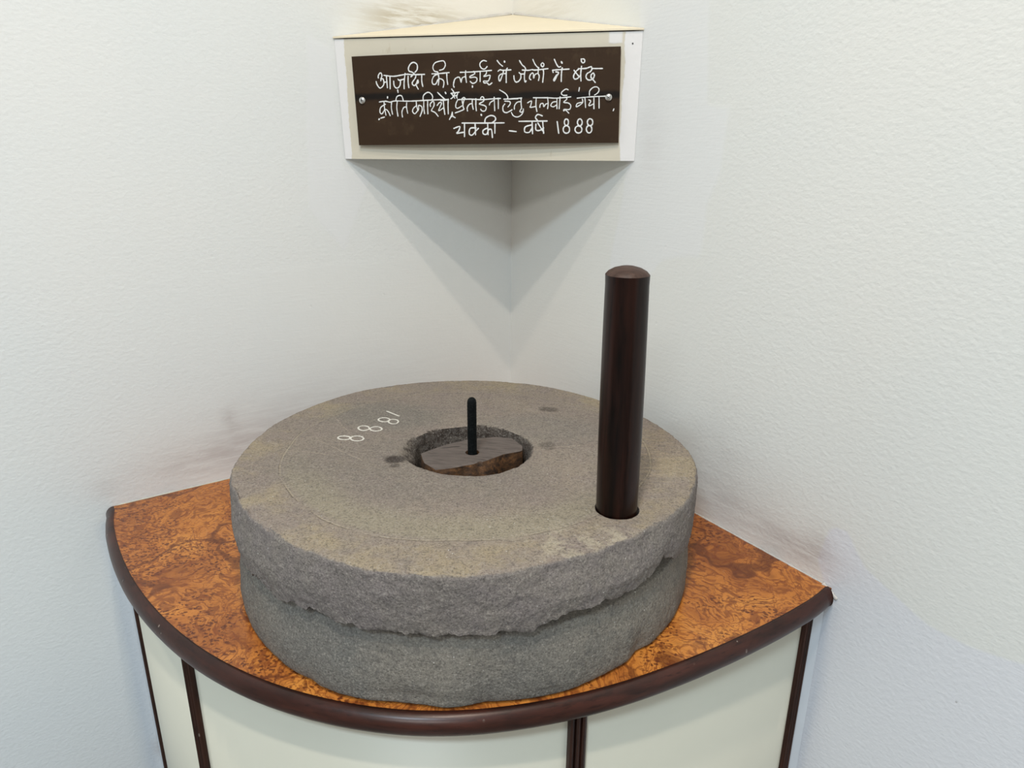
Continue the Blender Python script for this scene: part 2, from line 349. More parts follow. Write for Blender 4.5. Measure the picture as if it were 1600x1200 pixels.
def wall(name, d, side, mat):
    n_s, n_z = 150, 170; S1, Z0, Z1 = 1.35, -.76, .94
    right = side == 'right'
    vs_, fs = [], []; A = {k: [] for k in ('grime', 'beige', 'cream', 'cool', 'fresh', 'brush', 'tint', 'wash')}
    for j in range(n_z + 1):
        z = Z0 + (Z1 - Z0) * j / n_z
        for i in range(n_s + 1):
            s = S1 * i / n_s
            vs_.append((s, 0, z))
            if right:
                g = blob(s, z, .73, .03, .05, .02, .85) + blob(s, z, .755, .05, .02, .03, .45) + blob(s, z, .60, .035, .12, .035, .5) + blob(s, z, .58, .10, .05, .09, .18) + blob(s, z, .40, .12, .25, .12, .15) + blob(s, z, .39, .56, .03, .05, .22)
                b = blob(s, z, .10, .77, .10, .035, .25)
                cr = blob(s, z, .05, .86, .25, .16, .9) + blob(s, z, .08, .22, .28, .25, .6)
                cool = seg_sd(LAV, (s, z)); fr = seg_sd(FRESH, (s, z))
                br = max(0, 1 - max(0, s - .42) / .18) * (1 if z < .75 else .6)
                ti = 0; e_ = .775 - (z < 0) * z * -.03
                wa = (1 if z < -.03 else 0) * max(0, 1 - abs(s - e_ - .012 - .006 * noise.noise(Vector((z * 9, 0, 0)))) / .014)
            else:
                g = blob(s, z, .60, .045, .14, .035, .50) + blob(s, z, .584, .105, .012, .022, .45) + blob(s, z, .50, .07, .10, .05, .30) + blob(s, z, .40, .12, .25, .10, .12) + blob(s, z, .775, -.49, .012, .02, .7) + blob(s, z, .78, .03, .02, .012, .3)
                b = blob(s, z, .20, .762, .09, .022, .95) + blob(s, z, .26, .73, .05, .03, .4)
                cr = blob(s, z, .10, .86, .25, .16, .9) + blob(s, z, .08, .22, .28, .25, .55)
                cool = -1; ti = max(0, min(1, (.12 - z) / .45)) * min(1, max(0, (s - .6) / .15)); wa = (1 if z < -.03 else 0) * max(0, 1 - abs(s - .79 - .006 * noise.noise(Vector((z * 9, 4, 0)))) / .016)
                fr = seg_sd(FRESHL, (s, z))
                br = max(0, 1 - max(0, s - .5) / .3) if z < .35 else .35
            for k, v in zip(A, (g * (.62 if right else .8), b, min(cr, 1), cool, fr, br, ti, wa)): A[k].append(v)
    W = n_s + 1
    for j in range(n_z):
        for i in range(n_s):
            a = j * W + i; fs.append((a, a + 1, a + 1 + W, a + W) if not right else (a, a + W, a + 1 + W, a + 1))
    n0 = len(vs_)
    def quad(s0, s1, za, zb):
        k = len(vs_); vs_.extend([(s0, 0, za), (s1, 0, za), (s1, 0, zb), (s0, 0, zb)])
        fs.append((k, k + 1, k + 2, k + 3) if not right else (k, k + 3, k + 2, k + 1))
        for q in A:
            A[q].extend([0 if q not in ('cool', 'fresh') else -1] * 4)
    quad(S1, LEN, FLOOR, CEIL); quad(0, S1, Z1, CEIL)
    for q in ('cool', 'fresh'): pass
    # thickness: an outer skin 10 cm behind
    k = len(vs_); sg = 1 if right else -1
    vs_.extend([(s_, y_, z_) for y_ in (0, sg * .1) for s_, z_ in ((0, FLOOR), (LEN, FLOOR), (LEN, CEIL), (0, CEIL))])
    back = [(k + 4, k + 5, k + 6, k + 7)] + [(k + i, k + (i + 1) % 4, k + 4 + (i + 1) % 4, k + 4 + i) for i in range(4)]
    fs += [f_[::-1] for f_ in back] if not right else back
    for q in A: A[q].extend([-1] * 8)
    tj = bmesh.new()
    tj.free()
    o = mesh_obj(name, vs_, fs, mat)
    for q, vals in A.items():
        at = o.data.attributes.new(q, 'FLOAT', 'POINT'); at.data.foreach_set('value', [float(v) for v in vals])
    o.rotation_euler = (0, 0, atan2(d.y, d.x)); o['kind'] = 'structure'
    return o
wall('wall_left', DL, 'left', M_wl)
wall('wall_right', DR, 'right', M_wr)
PLf, PRf = DL * LEN, DR * LEN; FAR = PLf + PRf
def slab(name, pts, z0, z1, mat):
    n = len(pts); v = [(p[0], p[1], z0) for p in pts] + [(p[0], p[1], z1) for p in pts]
    f = [tuple(range(n))[::-1], tuple(range(n, 2 * n))] + [(i, (i + 1) % n, n + (i + 1) % n, n + i) for i in range(n)]
    o = mesh_obj(name, v, f, mat); o['kind'] = 'structure'; return o
quadp = [(0, 0), PRf[:2], FAR[:2], PLf[:2]]
slab('floor', quadp, FLOOR - .1, FLOOR, M_floor)
slab('ceiling', quadp, CEIL, CEIL + .1, M_ceil)
def farwall(name, a, b):
    d = (b - a).normalized(); n = Vector((d.y, -d.x, 0)) * .1
    if n.dot(FAR) < 0: n = -n
    slab(name, [a[:2], b[:2], (b + n)[:2], (a + n)[:2]], FLOOR, CEIL, M_far)
farwall('wall_back_left', PLf, FAR); farwall('wall_back_right', PRf, FAR)

# ------------------------------------------------------------------ corner plinth
TH = .026
RIN = [(-64.9, .602), (-60, .5890), (-50.0, .5735), (-38.7, .5665), (-29.4, .5668), (-18.4, .5728), (-8.0, .5780), (4.5, .5812), (12, .5770), (19.4, .5692), (27.0, .5640), (33, .5590), (39.8, .5590), (47.2, .5635), (55.5, .5767), (61.1, .5892), (64, .597)]
def plan(phi, off=0.0):
    a = radians(phi); r = lerp_tab(RIN, phi)
    # light smoothing
    r = (2 * r + lerp_tab(RIN, phi - 3) + lerp_tab(RIN, phi + 3) + lerp_tab(RIN, phi - 6) + lerp_tab(RIN, phi + 6)) / 6 + off
    return Vector((r * sin(a), -.3 - r * cos(a), 0))
PHI0, PHI1 = -65.4, 63.3
ND = 96
phis = [PHI0 + (PHI1 - PHI0) * i / ND for i in range(ND + 1)]
pl = thing('corner_plinth', 'quarter-round corner plinth with burl wood top, dark moulding and cream panels under the millstones', 'plinth', (0, 0, 0))
front = [plan(p) for p in phis]
front[0] = DL * .780; front[-1] = DR * .783
outline = [Vector((-.0004, -.004, 0))] + front
n = len(outline)
tv = [(p.x, p.y, 0) for p in outline] + [(p.x, p.y, -TH) for p in outline]
mesh_obj('tabletop', tv, [tuple(range(n)), tuple(range(n, 2 * n))[::-1]] + [(i, n + i, n + (i + 1) % n, (i + 1) % n) for i in range(n)], M_burl, pl)
def sweep(name, path, prof, mat, parent, smooth=True, cap=True):
    """prof: (outward, up) list; path in plan, outward = right-hand normal away from the corner"""
    v, f = [], []; m_ = len(prof)
    for i, p in enumerate(path):
        t = (path[min(i + 1, len(path) - 1)] - path[max(i - 1, 0)]).normalized(); nrm = Vector((t.y, -t.x, 0))
        for (o_, u_) in prof: v.append((p.x + nrm.x * o_, p.y + nrm.y * o_, u_))
    for i in range(len(path) - 1):
        for k in range(m_):
            a = i * m_ + k; b = i * m_ + (k + 1) % m_; f.append((a, b, b + m_, a + m_))
    if cap: f += [tuple(range(m_))[::-1], tuple(range((len(path) - 1) * m_, len(path) * m_))]
    return mesh_obj(name, v, f, mat, parent, smooth)
prof = [(0, .0012)] + [(.013 * sin(a), -.0128 + .0142 * cos(a)) for a in [pi * k / 10 for k in range(1, 10)]] + [(0, -.027)]
fpath = [p.copy() for p in front]
fpath[0] = DL * .778 + Vector((.003, 0, 0)); fpath[-1] = DR * .781 - Vector((.003, 0, 0))
sweep('edge_moulding', fpath, prof, M_rim, pl)
# carcass panels, following the front inset under the top
INS = -.010
def cpath(a, b, off, k=24): return [plan(a + (b - a) * i / k, off) for i in range(k + 1)]
PST = [-61.9, -27.5, 22.8, 60.3]      # plan angles of the four strips
for a, b in zip(PST, PST[1:]):
    sweep('panel', cpath(a, b, INS), [(0, -.028), (0, FLOOR + .002), (-.012, FLOOR + .002), (-.012, -.028)], M_cream, pl)
for k, a in enumerate(PST):
    half = [.85, 1.05, 1.1, .95][k]
    pts = cpath(a - half, a + half, INS, 2)
    c = pts[1]; t = (pts[2] - pts[0]).normalized(); nrm = Vector((t.y, -t.x, 0)); wd = (pts[2] - pts[0]).length
    # fluted: three reeds
    prof2 = []
    for r in range(3):
        x0 = -wd / 2 + wd * r / 3
        for q in range(5): 
            a2 = pi * q / 4; prof2.append((x0 + wd / 6 - wd / 6.6 * cos(a2), .0022 + .0045 * sin(a2)))
    prof2 = [(-wd / 2, -.001)] + prof2 + [(wd / 2, -.001)]
    v = []
    for z in (-.027, FLOOR + .002):
        for (s, o_) in prof2: v.append((c.x + t.x * s + nrm.x * o_, c.y + t.y * s + nrm.y * o_, z))
    q = len(prof2)
    mesh_obj('corner_strip' if k in (0, 3) else 'panel_strip', v, [(i, (i + 1) % q, q + (i + 1) % q, q + i) for i in range(q)] + [tuple(range(q))[::-1], tuple(range(q, 2 * q))], M_post, pl)
# bluish-white filler strips that close the gap between carcass and walls
for nm, A_, B_ in (('filler_strip', plan(PST[3] + 1.0, INS - .004), DR * .778), ('filler_strip', plan(PST[0] - .7, INS - .003), DL * .772)):
    d = (B_ - A_).normalized(); nn_ = Vector((-d.y, d.x, 0)) * .006
    q = [A_, B_, B_ + nn_, A_ + nn_]
    v = [(p.x, p.y, z) for z in (-.028, FLOOR + .002) for p in q]
    mesh_obj(nm, v, [(0, 1, 2, 3), (7, 6, 5, 4)] + [(i, 4 + i, 4 + (i + 1) % 4, (i + 1) % 4) for i in range(4)], M_white, pl)
# sealant beads along the walls
def bead(name, a, b, r0, seed, parent, mat=None, amp=.5):
    v, f = [], []; N = max(30, int((b - a).length / .006)); K = 8
    d = (b - a).normalized(); up = Vector((0, 0, 1)); sd = d.cross(up).normalized(); up = sd.cross(d)
    for i in range(N + 1):
        c = a + (b - a) * i / N; r = r0 * (1 + amp * 1.6 * noise.noise(Vector((i * .23, seed, 0))) + amp * .8 * noise.noise(Vector((i * .9, seed, 3))))
        if i in (0, N): r *= .3
        for k in range(K): an = 2 * pi * k / K; v.append(c + sd * cos(an) * r + up * sin(an) * r)
    for i in range(N):
        for k in range(K):
            p = i * K + k; q = i * K + (k + 1) % K; f.append((p, q, q + K, p + K))
    f += [tuple(range(K))[::-1], tuple(range(N * K, N * K + K))]
    return mesh_obj(name, v, f, mat or M_caulk, parent, True)
bead('sealant_bead', DR * .03 + Vector((0, 0, .0005)), DR * .782 + Vector((0, 0, .0000)), .0015, 1, pl)
bead('sealant_bead', DL * .03 + Vector((0, 0, .0000)), DL * .775 + Vector((0, 0, .0000)), .0013, 2, pl, M_cream)
bead('sealant_bead', DR * .772 + Vector((-.002, .001, .001)), DR * .792 + Vector((.001, 0, -.012)), .0032, 5, pl, amp=.2)

# ------------------------------------------------------------------ millstones
CXM, CYM, H = 0.03893, -0.56890, 0.15577
MID = .0800
RIM = [(-172.1, .303), (-154.3, .3048), (-144.4, .2993), (-122.1, .2971), (-94.3, .3017), (-79.4, .3050), (-59.6, .2964), (-40.4, .2953), (-24.1, .3026), (-6.1, .3059), (5, .3061), (10.2, .3042), (24.8, .2999), (36, .2957), (56.6, .293), (77, .3036), (88.3, .3069), (104.4, .311), (132.3, .3159), (141.2, .3173), (151.3, .3124), (160, .309), (171.4, .3075)]
LIP = [(-180, .086), (-150, .087), (-136, .090), (-130.4, .0843), (-126.5, .0914), (-122.2, .0866), (-118.3, .084), (-113.9, .0901), (-110.3, .0880), (-105.9, .0938), (-102.4, .0889), (-99.9, .0887), (-96, .0868), (-93.6, .0909), (-90.4, .09), (-85, .0886), (-81.6, .088), (-77, .0916), (-72.8, .0887), (-70.4, .0918), (-65, .0857), (-61, .0938), (-56.7, .1007), (-52.1, .0985), (-46.6, .0973), (-41.4, .0971), (-35.2, .1009), (-31.5, .1121), (-29, .108), (-26.3, .0986), (-16.5, .0850), (-7.2, .0835), (5, .087), (60, .09), (120, .086)]
LOB = [(-180, .304), (-150, .304), (-132, .3052), (-121.8, .3074), (-113.3, .3088), (-109.4, .3066), (-107.5, .3100), (-102.3, .3107), (-96.4, .3096), (-91.1, .3043), (-85.5, .3042), (-80.4, .3069), (-78.3, .3053), (-73.5, .2993), (-65.6, .3041), (-57.6, .3060), (-46.5, .3040), (-41, .3043), (-38, .3008), (-33.9, .3043), (-26, .3033), (-20.5, .3037), (20, .303), (90, .303)]
EYE = [(-180, .073), (-162, .069), (-145, .078), (-118, .0775), (-100, .0790), (-78, .0815), (-60, .0860), (-45, .0850), (-20, .0845), (5, .0810), (45, .0835), (90, .083), (135, .082), (160, .081)]
EYER = [(-180, .088), (-162, .0895), (-140, .084), (-110, .082), (-80, .084), (-55, .0880), (-30, .0885), (16, .0895), (47, .0895), (83, .0895), (114, .085), (154, .088)]
HX, HY = .2062, -.1355; HR = .0248
def smooth_tab(tab, x, wd):
    return sum(k * lerp_tab(tab, ((x + o + 180) % 360) - 180, 360) for o, k in ((-2 * wd, .1), (-wd, .22), (0, .36), (wd, .22), (2 * wd, .1)))
NA = 1080
def build_runner():
    bm = bmesh.new(); rings = []
    # profile description per angle: eye bottom, eye wall, rim of eye, top, arris, side, lip, undercut, inner contact
    for i in range(NA):
        th = -180 + 360 * i / NA; a = radians(th); ca, sa = cos(a), sin(a)
        re, rr = smooth_tab(EYE, th, 3), smooth_tab(EYER, th, 4)
        R = smooth_tab(RIM, th, 2.5) ; lip = smooth_tab(LIP, th, .3)
        q_ = Vector((ca * .3, sa * .3, 9)); rg = fbm(q_, 55, 4); lip += .0045 * (abs(rg) * 2.2 - .45) + .0015 * fbm(q_, 260, 2); lip = max(lip, MID + .0022)
        pts = []
        pts.append((re + .004, MID + .001)); pts.append((re + .001, .105)); pts.append((re, .125)); pts.append((re + .0005, H - .021)); pts.append((re + .0015, H - .015)); pts.append((re * .75 + rr * .25, H - .0105))
        pts.append(((re * .4 + rr * .6), H - .0052)); pts.append((rr - .0012, H - .0016)); pts.append((rr + .003, H))
        nt = 44
        for k in range(1, nt): pts.append((rr + .003 + (R - .007 - rr - .003) * k / nt, H))
        for q in range(7):
            b = pi / 2 * q / 6; pts.append((R - .007 + .0065 * sin(b), H - .0075 + .0075 * cos(b)))
        zs, ze = H - .0075, lip + .003
        for k in range(1, 25):
            t = k / 25; pts.append((R - .0005 + (.303 - R + .0015) * min(1, t * 1.5) + .0015 * sin(pi * t), zs + (ze - zs) * t))
        pts.append((.3040, lip + .0008)); pts.append((.3028, lip)); pts.append((.2985, lip + .0012))
        pts.append((.2900, lip + .0008)); pts.append((.284, MID + (lip - MID) * .7)); pts.append((.280, MID + .001))
        col = []
        for (r, z) in pts:
            p = Vector((r * ca, r * sa, z))
            side = r > .27 and z < H - .001; eye = r < rr and z < H - .001
            d = fbm(p, 14, 3) * .0022 + fbm(p, 60, 3) * .0011
            if side or eye:
                d2 = fbm(p + Vector((5, 5, 5)), 38, 4) * (.0034 if side else .003)
                p += Vector((ca, sa, 0)) * (d * .6 + d2 * .75 + (fbm(p, 150, 3) * .0016))
                if side and z < lip + .012: p.z += fbm(p, 90, 3) * .0022
                if p.z < MID + .0008: p.z = MID + .0008
            else:
                k = min(1, max(0, (R - r) / .02)); p.z += d * .45 * (1 if r < .29 else .6) + fbm(p, 160, 2) * .0005
                # rim chips
                ch = max(0, fbm(Vector((ca * .3, sa * .3, 1)), 30, 3) - .12) * max(0, 1 - (R - r) / .012) * .02
                p.z -= ch
            col.append(bm.verts.new(p))
        rings.append(col)
    n_ = len(rings[0])
    for i in range(NA):
        a, b = rings[i], rings[(i + 1) % NA]
        for k in range(n_ - 1): bm.faces.new((a[k], a[k + 1], b[k + 1], b[k]))
        bm.faces.new((a[n_ - 1], a[0], b[0], b[n_ - 1]))
    bmesh.ops.recalc_face_normals(bm, faces=bm.faces)
    me = bpy.data.meshes.new('runner_stone'); bm.to_mesh(me); bm.free()
    for p in me.polygons: p.use_smooth = True
    me.materials.append(M_stone)
    return me
def build_cutter():
    bm = bmesh.new(); K = 48
    lo, hi = [], []
    for k in range(K):
        a = 2 * pi * k / K; r = HR * (1 + .03 * noise.noise(Vector((cos(a) * 2, sin(a) * 2, 0))))
        lo.append(bm.verts.new((HX + r * cos(a), HY + r * sin(a), MID + .03))); hi.append(bm.verts.new((HX + r * 1.02 * cos(a), HY + r * 1.02 * sin(a), H + .02)))
    for k in range(K): bm.faces.new((lo[k], lo[(k + 1) % K], hi[(k + 1) % K], hi[k]))
    bm.faces.new(lo[::-1]); bm.faces.new(hi)
    bmesh.ops.recalc_face_normals(bm, faces=bm.faces)
    me = bpy.data.meshes.new('cut'); bm.to_mesh(me); bm.free(); me.materials.append(M_stone); return me
rs = thing('millstone', 'upper grey-brown sandstone millstone with chipped lower edge, centre eye and chalked 1888', 'millstone', (CXM, CYM, 0))
rs.location.z = 0
ro = bpy.data.objects.new('stone_disc', build_runner()); COL.objects.link(ro)
cut = bpy.data.objects.new('cutter', build_cutter()); COL.objects.link(cut)
bo = ro.modifiers.new('b', 'BOOLEAN'); bo.operation = 'DIFFERENCE'; bo.object = cut; bo.solver = 'EXACT'
dg = bpy.context.evaluated_depsgraph_get(); me2 = bpy.data.meshes.new_from_object(ro.evaluated_get(dg))
ro.modifiers.clear(); ro.data = me2; bpy.data.objects.remove(cut)
for p in me2.polygons: p.use_smooth = True
try: me2.set_sharp_from_angle(angle=radians(50))
except Exception: pass
ro.parent = rs

# strokes: ribbons with round ends laid on a surface
def strokes(text, place, thick, w_scale=1.0, jitter=.12, n=5):
    V, F = [], []
    for si, st in enumerate(text.split('|')):
        wtxt, co = st.split(':'); wd = int(wtxt) * 1e-4 * w_scale / 2
        c = list(map(int, co.split())); pts = [Vector((c[i] * 1e-4, c[i + 1] * 1e-4, 0)) for i in range(0, len(c), 2)]
        path = cat(pts, n) if len(pts) > 2 else [pts[0].lerp(pts[1], k / 4) for k in range(5)]
        clean = [path[0]]
        for p in path[1:]:
            if (p - clean[-1]).length > 1e-5: clean.append(p)
        path = clean
        outl, outr = [], []
        for i, p in enumerate(path):
            t = (path[min(i + 1, len(path) - 1)] - path[max(i - 1, 0)])
            t = t.normalized() if t.length > 0 else Vector((1, 0, 0)); nr_ = Vector((-t.y, t.x, 0))
            ww = wd * (1 + jitter * 2 * noise.noise(Vector((p.x * 900, p.y * 900, si))))
            outl.append(p + nr_ * ww); outr.append(p - nr_ * ww)
        t0 = (path[0] - path[1]).normalized(); t1 = (path[-1] - path[-2]).normalized()
        c0 = [path[0] + (Matrix.Rotation(an, 3, 'Z') @ t0) * wd for an in (radians(-60), radians(-20), radians(20), radians(60))]
        c1 = [path[-1] + (Matrix.Rotation(an, 3, 'Z') @ t1) * wd for an in (radians(-60), radians(-20), radians(20), radians(60))]
        h = thick + si * 2e-6
        k = len(V)
        m_ = len(path)
        for p in outl: V.append(place(p.x, p.y, h))
        for p in outr: V.append(place(p.x, p.y, h))
        for p in outl: V.append(place(p.x, p.y, 0))
        for p in outr: V.append(place(p.x, p.y, 0))
        for i in range(m_ - 1):
            F.append((k + i, k + i + 1, k + m_ + i + 1, k + m_ + i))
            F.append((k + i, k + 2 * m_ + i, k + 2 * m_ + i + 1, k + i + 1))
            F.append((k + m_ + i, k + m_ + i + 1, k + 3 * m_ + i + 1, k + 3 * m_ + i))
        # start cap runs from outr[0] round to outl[0]; end cap from outl[-1] to outr[-1]
        k0 = len(V)
        for p in c0: V.append(place(p.x, p.y, h))
        F.append((k, k + m_, k0 + 3, k0 + 2, k0 + 1, k0)[::-1])
        k1 = len(V)
        for p in c1: V.append(place(p.x, p.y, h))
        F.append((k + m_ - 1, k1 + 3, k1 + 2, k1 + 1, k1, k + 2 * m_ - 1))
    return V, F
NUM = '11:-1573 1190 -1315 1023|11:-1399 840 -1399 789 -1430 749 -1482 739 -1536 762 -1570 807 -1571 859 -1540 899 -1488 909 -1433 885 -1399 840|11:-1250 794 -1245 734 -1269 693 -1313 684 -1362 712 -1396 766 -1402 826 -1378 868 -1332 877 -1283 848 -1250 794|11:-1576 451 -1572 400 -1600 360 -1650 351 -1702 375 -1736 420 -1740 471 -1713 512 -1662 522 -1609 496 -1576 451|11:-1387 464 -1388 416 -1420 379 -1472 369 -1527 390 -1561 431 -1561 479 -1529 518 -1475 528 -1421 506 -1387 464|11:-1706 54 -1708 15 -1742 -16 -1794 -26 -1847 -12 -1879 21 -1878 60 -1844 91 -1790 101 -1738 87 -1706 54|11:-1514 69 -1512 16 -1545 -22 -1600 -33 -1657 -11 -1695 35 -1698 88 -1665 128 -1609 138 -1551 116 -1514 69'
from mathutils.bvhtree import BVHTree
bvh = BVHTree.FromPolygons([v.co[:] for v in me2.vertices], [tuple(p.vertices) for p in me2.polygons])
def on_stone(x, y, hh):
    r = bvh.ray_cast(Vector((x, y, H + .05)), Vector((0, 0, -1)))
    return (x, y, (r[0].z if r[0] else H) + hh)
V, F = strokes(NUM, on_stone, .0004, 2.1, .4)
num = mesh_obj('chalk_number', V, F, M_num, rs)
num['label'] = 'pale chalk number 1888'

# lower stone
def build_bed():
    bm = bmesh.new(); rings = []
    for i in range(NA):
        th = -180 + 360 * i / NA; a = radians(th); ca, sa = cos(a), sin(a)
        R = smooth_tab(LOB, th, .6)
        pts = [(.02, .0), (R - .012, 0), (R - .004, .0006), (R - .0005, .004)]
        for k in range(1, 18):
            t = k / 17; pts.append((R + (.2950 - R) * t ** 1.5 + .0022 * sin(pi * t) - .0005, .004 + (MID - .009) * t))
        pts += [(.2942, MID - .0015), (.2925, MID), (.2, MID), (.1, MID), (.02, MID)]
        col = []
        for (r, z) in pts:
            p = Vector((r * ca, r * sa, z))
            if r > .25 and 0 < z:
                d = fbm(p, 16, 3) * .0025 + fbm(p + Vector((3, 3, 3)), 55, 3) * .0014 + fbm(p, 170, 2) * .0009
                if z > .01: p += Vector((ca, sa, 0)) * d
                else: p += Vector((ca, sa, 0)) * (d * .5)
                # flaked scar near the foot
                sc = blob(th, z, -88, .012, 9, .007) + blob(th, z, -60, .008, 7, .004) * .6 + blob(th, z, -37, .010, 3, .010)
                p -= Vector((ca, sa, 0)) * sc * .0035
            if z >= MID: p.z = MID
            col.append(bm.verts.new(p))
        rings.append(col)
    n_ = len(rings[0])
    for i in range(NA):
        a, b = rings[i], rings[(i + 1) % NA]
        for k in range(n_): bm.faces.new((a[k], a[(k + 1) % n_], b[(k + 1) % n_], b[k]))
    bmesh.ops.recalc_face_normals(bm, faces=bm.faces)
    me = bpy.data.meshes.new('bedstone'); bm.to_mesh(me); bm.free()
    for p in me.polygons: p.use_smooth = True
    me.materials.append(M_stone2); return me
bs = bpy.data.objects.new('bedstone', build_bed()); COL.objects.link(bs); bs.location = (CXM, CYM, .0004)
tag(bs, 'lower grey sandstone millstone lying flat on the burl wood top beneath the upper stone', 'millstone')

# wooden rynd block in the eye
PINX, PINY = .0084, -.0056
poly = [(-.0600, -.0200), (-.0398, .0100), (-.0112, .0391), (.0285, .0575), (.0529, .0560), (.0720, .0316), (.0745, .0143), (.0510, -.0019), (.0286, -.0337), (-.0105, -.0593), (-.0264, -.0680), (-.0470, -.0503)]
def ray_poly(a):
    dx, dy = cos(a), sin(a); best = None
    for (x1, y1), (x2, y2) in zip(poly, poly[1:] + poly[:1]):
        x1 -= PINX; x2 -= PINX; y1 -= PINY; y2 -= PINY
        ex_, ey_ = x2 - x1, y2 - y1; det = dx * ey_ - dy * ex_
        if abs(det) < 1e-12: continue
        t = (x1 * ey_ - y1 * ex_) / det; u = (x1 * dy - y1 * dx) / det
        if t > 0 and -1e-6 <= u <= 1 + 1e-6 and (best is None or t < best): best = t
    return best or .05
bm = bmesh.new(); cols = []
K = 160; ZT = H - .0025
for i in range(K):
    a = 2 * pi * i / K; R = ray_poly(a); ca, sa = cos(a), sin(a)
    frontness = max(0, -sin(a - radians(20)))
    row = []
    prof_ = [(.0088, MID + .012), (.0088, ZT - .002), (.0095, ZT)]
    prof_ += [(.0095 + (R - .0115) * t - .0 , ZT) for t in (.2, .4, .6, .8, .93)]
    prof_ += [(R - .0005, ZT - .0012), (R + .001 * frontness, ZT - .006), (R + .004 * frontness, ZT - .014), (R + .007 * frontness, ZT - .026), (R + .004 * frontness, MID + .012)]
    for (r, z) in prof_:
        if r > .06 and not frontness: r = min(r, .0765)
        p = Vector((PINX + r * ca, PINY + r * sa, z))
        if z > ZT - .001: p.z += noise.noise(Vector((p.x * 14 + p.y * 5, p.y * 95 - p.x * 38, 0))) * .0011
        elif r > .02: p += Vector((ca, sa, 0)) * noise.noise(p * 55) * .004 * (frontness + .1)
        row.append(bm.verts.new(p))
    cols.append(row)
for i in range(K):
    a, b = cols[i], cols[(i + 1) % K]; q = len(a)
    for k in range(q): bm.faces.new((a[k], a[(k + 1) % q], b[(k + 1) % q], b[k]))
bmesh.ops.recalc_face_normals(bm, faces=bm.faces)
me = bpy.data.meshes.new('wooden_block'); bm.to_mesh(me); bm.free(); me.materials.append(M_block)
for p in me.polygons: p.use_smooth = True
try: me.set_sharp_from_angle(angle=radians(35))
except Exception: pass
blk = bpy.data.objects.new('wooden_block', me); COL.objects.link(blk); blk.location = (CXM, CYM, 0)
tag(blk, 'weathered split wooden block wedged in the eye of the upper millstone', 'wooden block')

def lathe(name, prof_, mat, loc, K=48, rad=lambda a, z: 1.0, parent=None, shift=lambda z: (0, 0), sharp=40):
    v, f = [], []
    for (r, z) in prof_:
        sx, sy = shift(z)
        for k in range(K):
            a = 2 * pi * k / K; q = r * rad(a, z); v.append((q * cos(a) + sx, q * sin(a) + sy, z))
    n_ = len(prof_)
    for i in range(n_ - 1):
        for k in range(K): f.append((i * K + k, i * K + (k + 1) % K, (i + 1) * K + (k + 1) % K, (i + 1) * K + k))
    f += [tuple(range(K))[::-1], tuple(range((n_ - 1) * K, n_ * K))]
    o = mesh_obj(name, v, f, mat, parent, True, loc)
    try: o.data.set_sharp_from_angle(angle=radians(sharp))
    except Exception: pass
    return o
# iron spindle: slightly ribbed rod with a rounded tip
pr = [(.0058, 0), (.0060, .002)]
for i in range(60):
    z = .004 + (.1515 - .010) * i / 59; pr.append((.0061 + (.00022 if i % 2 else 0), z))
TOPZ = H - MID + .0765
pr = [(r, z * (TOPZ - .008) / .1455) for r, z in pr]
pr += [(.0061 * cos(b), TOPZ - .007 + .0065 * sin(b)) for b in [pi / 2 * k / 6 for k in range(0, 6)]]
sp = lathe('iron_spindle', pr, M_iron, (CXM + PINX, CYM + PINY, MID + .0006), 24, sharp=60)
tag(sp, 'short black iron spindle standing up through the wooden block', 'spindle')

# turning handle
def facet(a, z):
    return 1 + .018 * cos(6 * a + .6 + z * 2) * (.4 + .6 * abs(noise.noise(Vector((z * 6, 0, 1))))) + .010 * noise.noise(Vector((cos(a) * 1.5, sin(a) * 1.5, z * 9)))
HL = .2745 + H - (MID + .0305)
pr = [(.0212, 0), (.0222, .003)]
for i in range(1, 30):
    z = .003 + (HL - .012) * i / 30; t = z / HL; pr.append((.0224 + .0012 * sin(pi * min(1, t * 1.05)) - .0002 * t, z))
pr += [(.0226, HL - .0092), (.0221, HL - .0084), (.0195, HL - .0055), (.014, HL - .0025), (.007, HL - .0006), (.002, HL)]
hd = thing('grinding_peg', 'tall dark polished wooden peg standing in the hole near the upper millstone rim', 'wooden peg', (CXM + HX, CYM + HY, MID + .0305))
lathe('shaft', pr[:-5], M_handle, None, 72, facet, hd, lambda z: (-.012 * z, .0), 40)
M_end = darkwood_material('handle_end_lit', (60, 200, 60), (.035, .019, .014), (.085, .048, .036), .5, .0)  # lighter brown than the shaft: light on the dome is put into the colour

lathe('rounded_end', pr[-6:], M_end, None, 72, facet, hd, lambda z: (-.012 * z, .0), 60)['label'] = 'brown domed end of the peg'

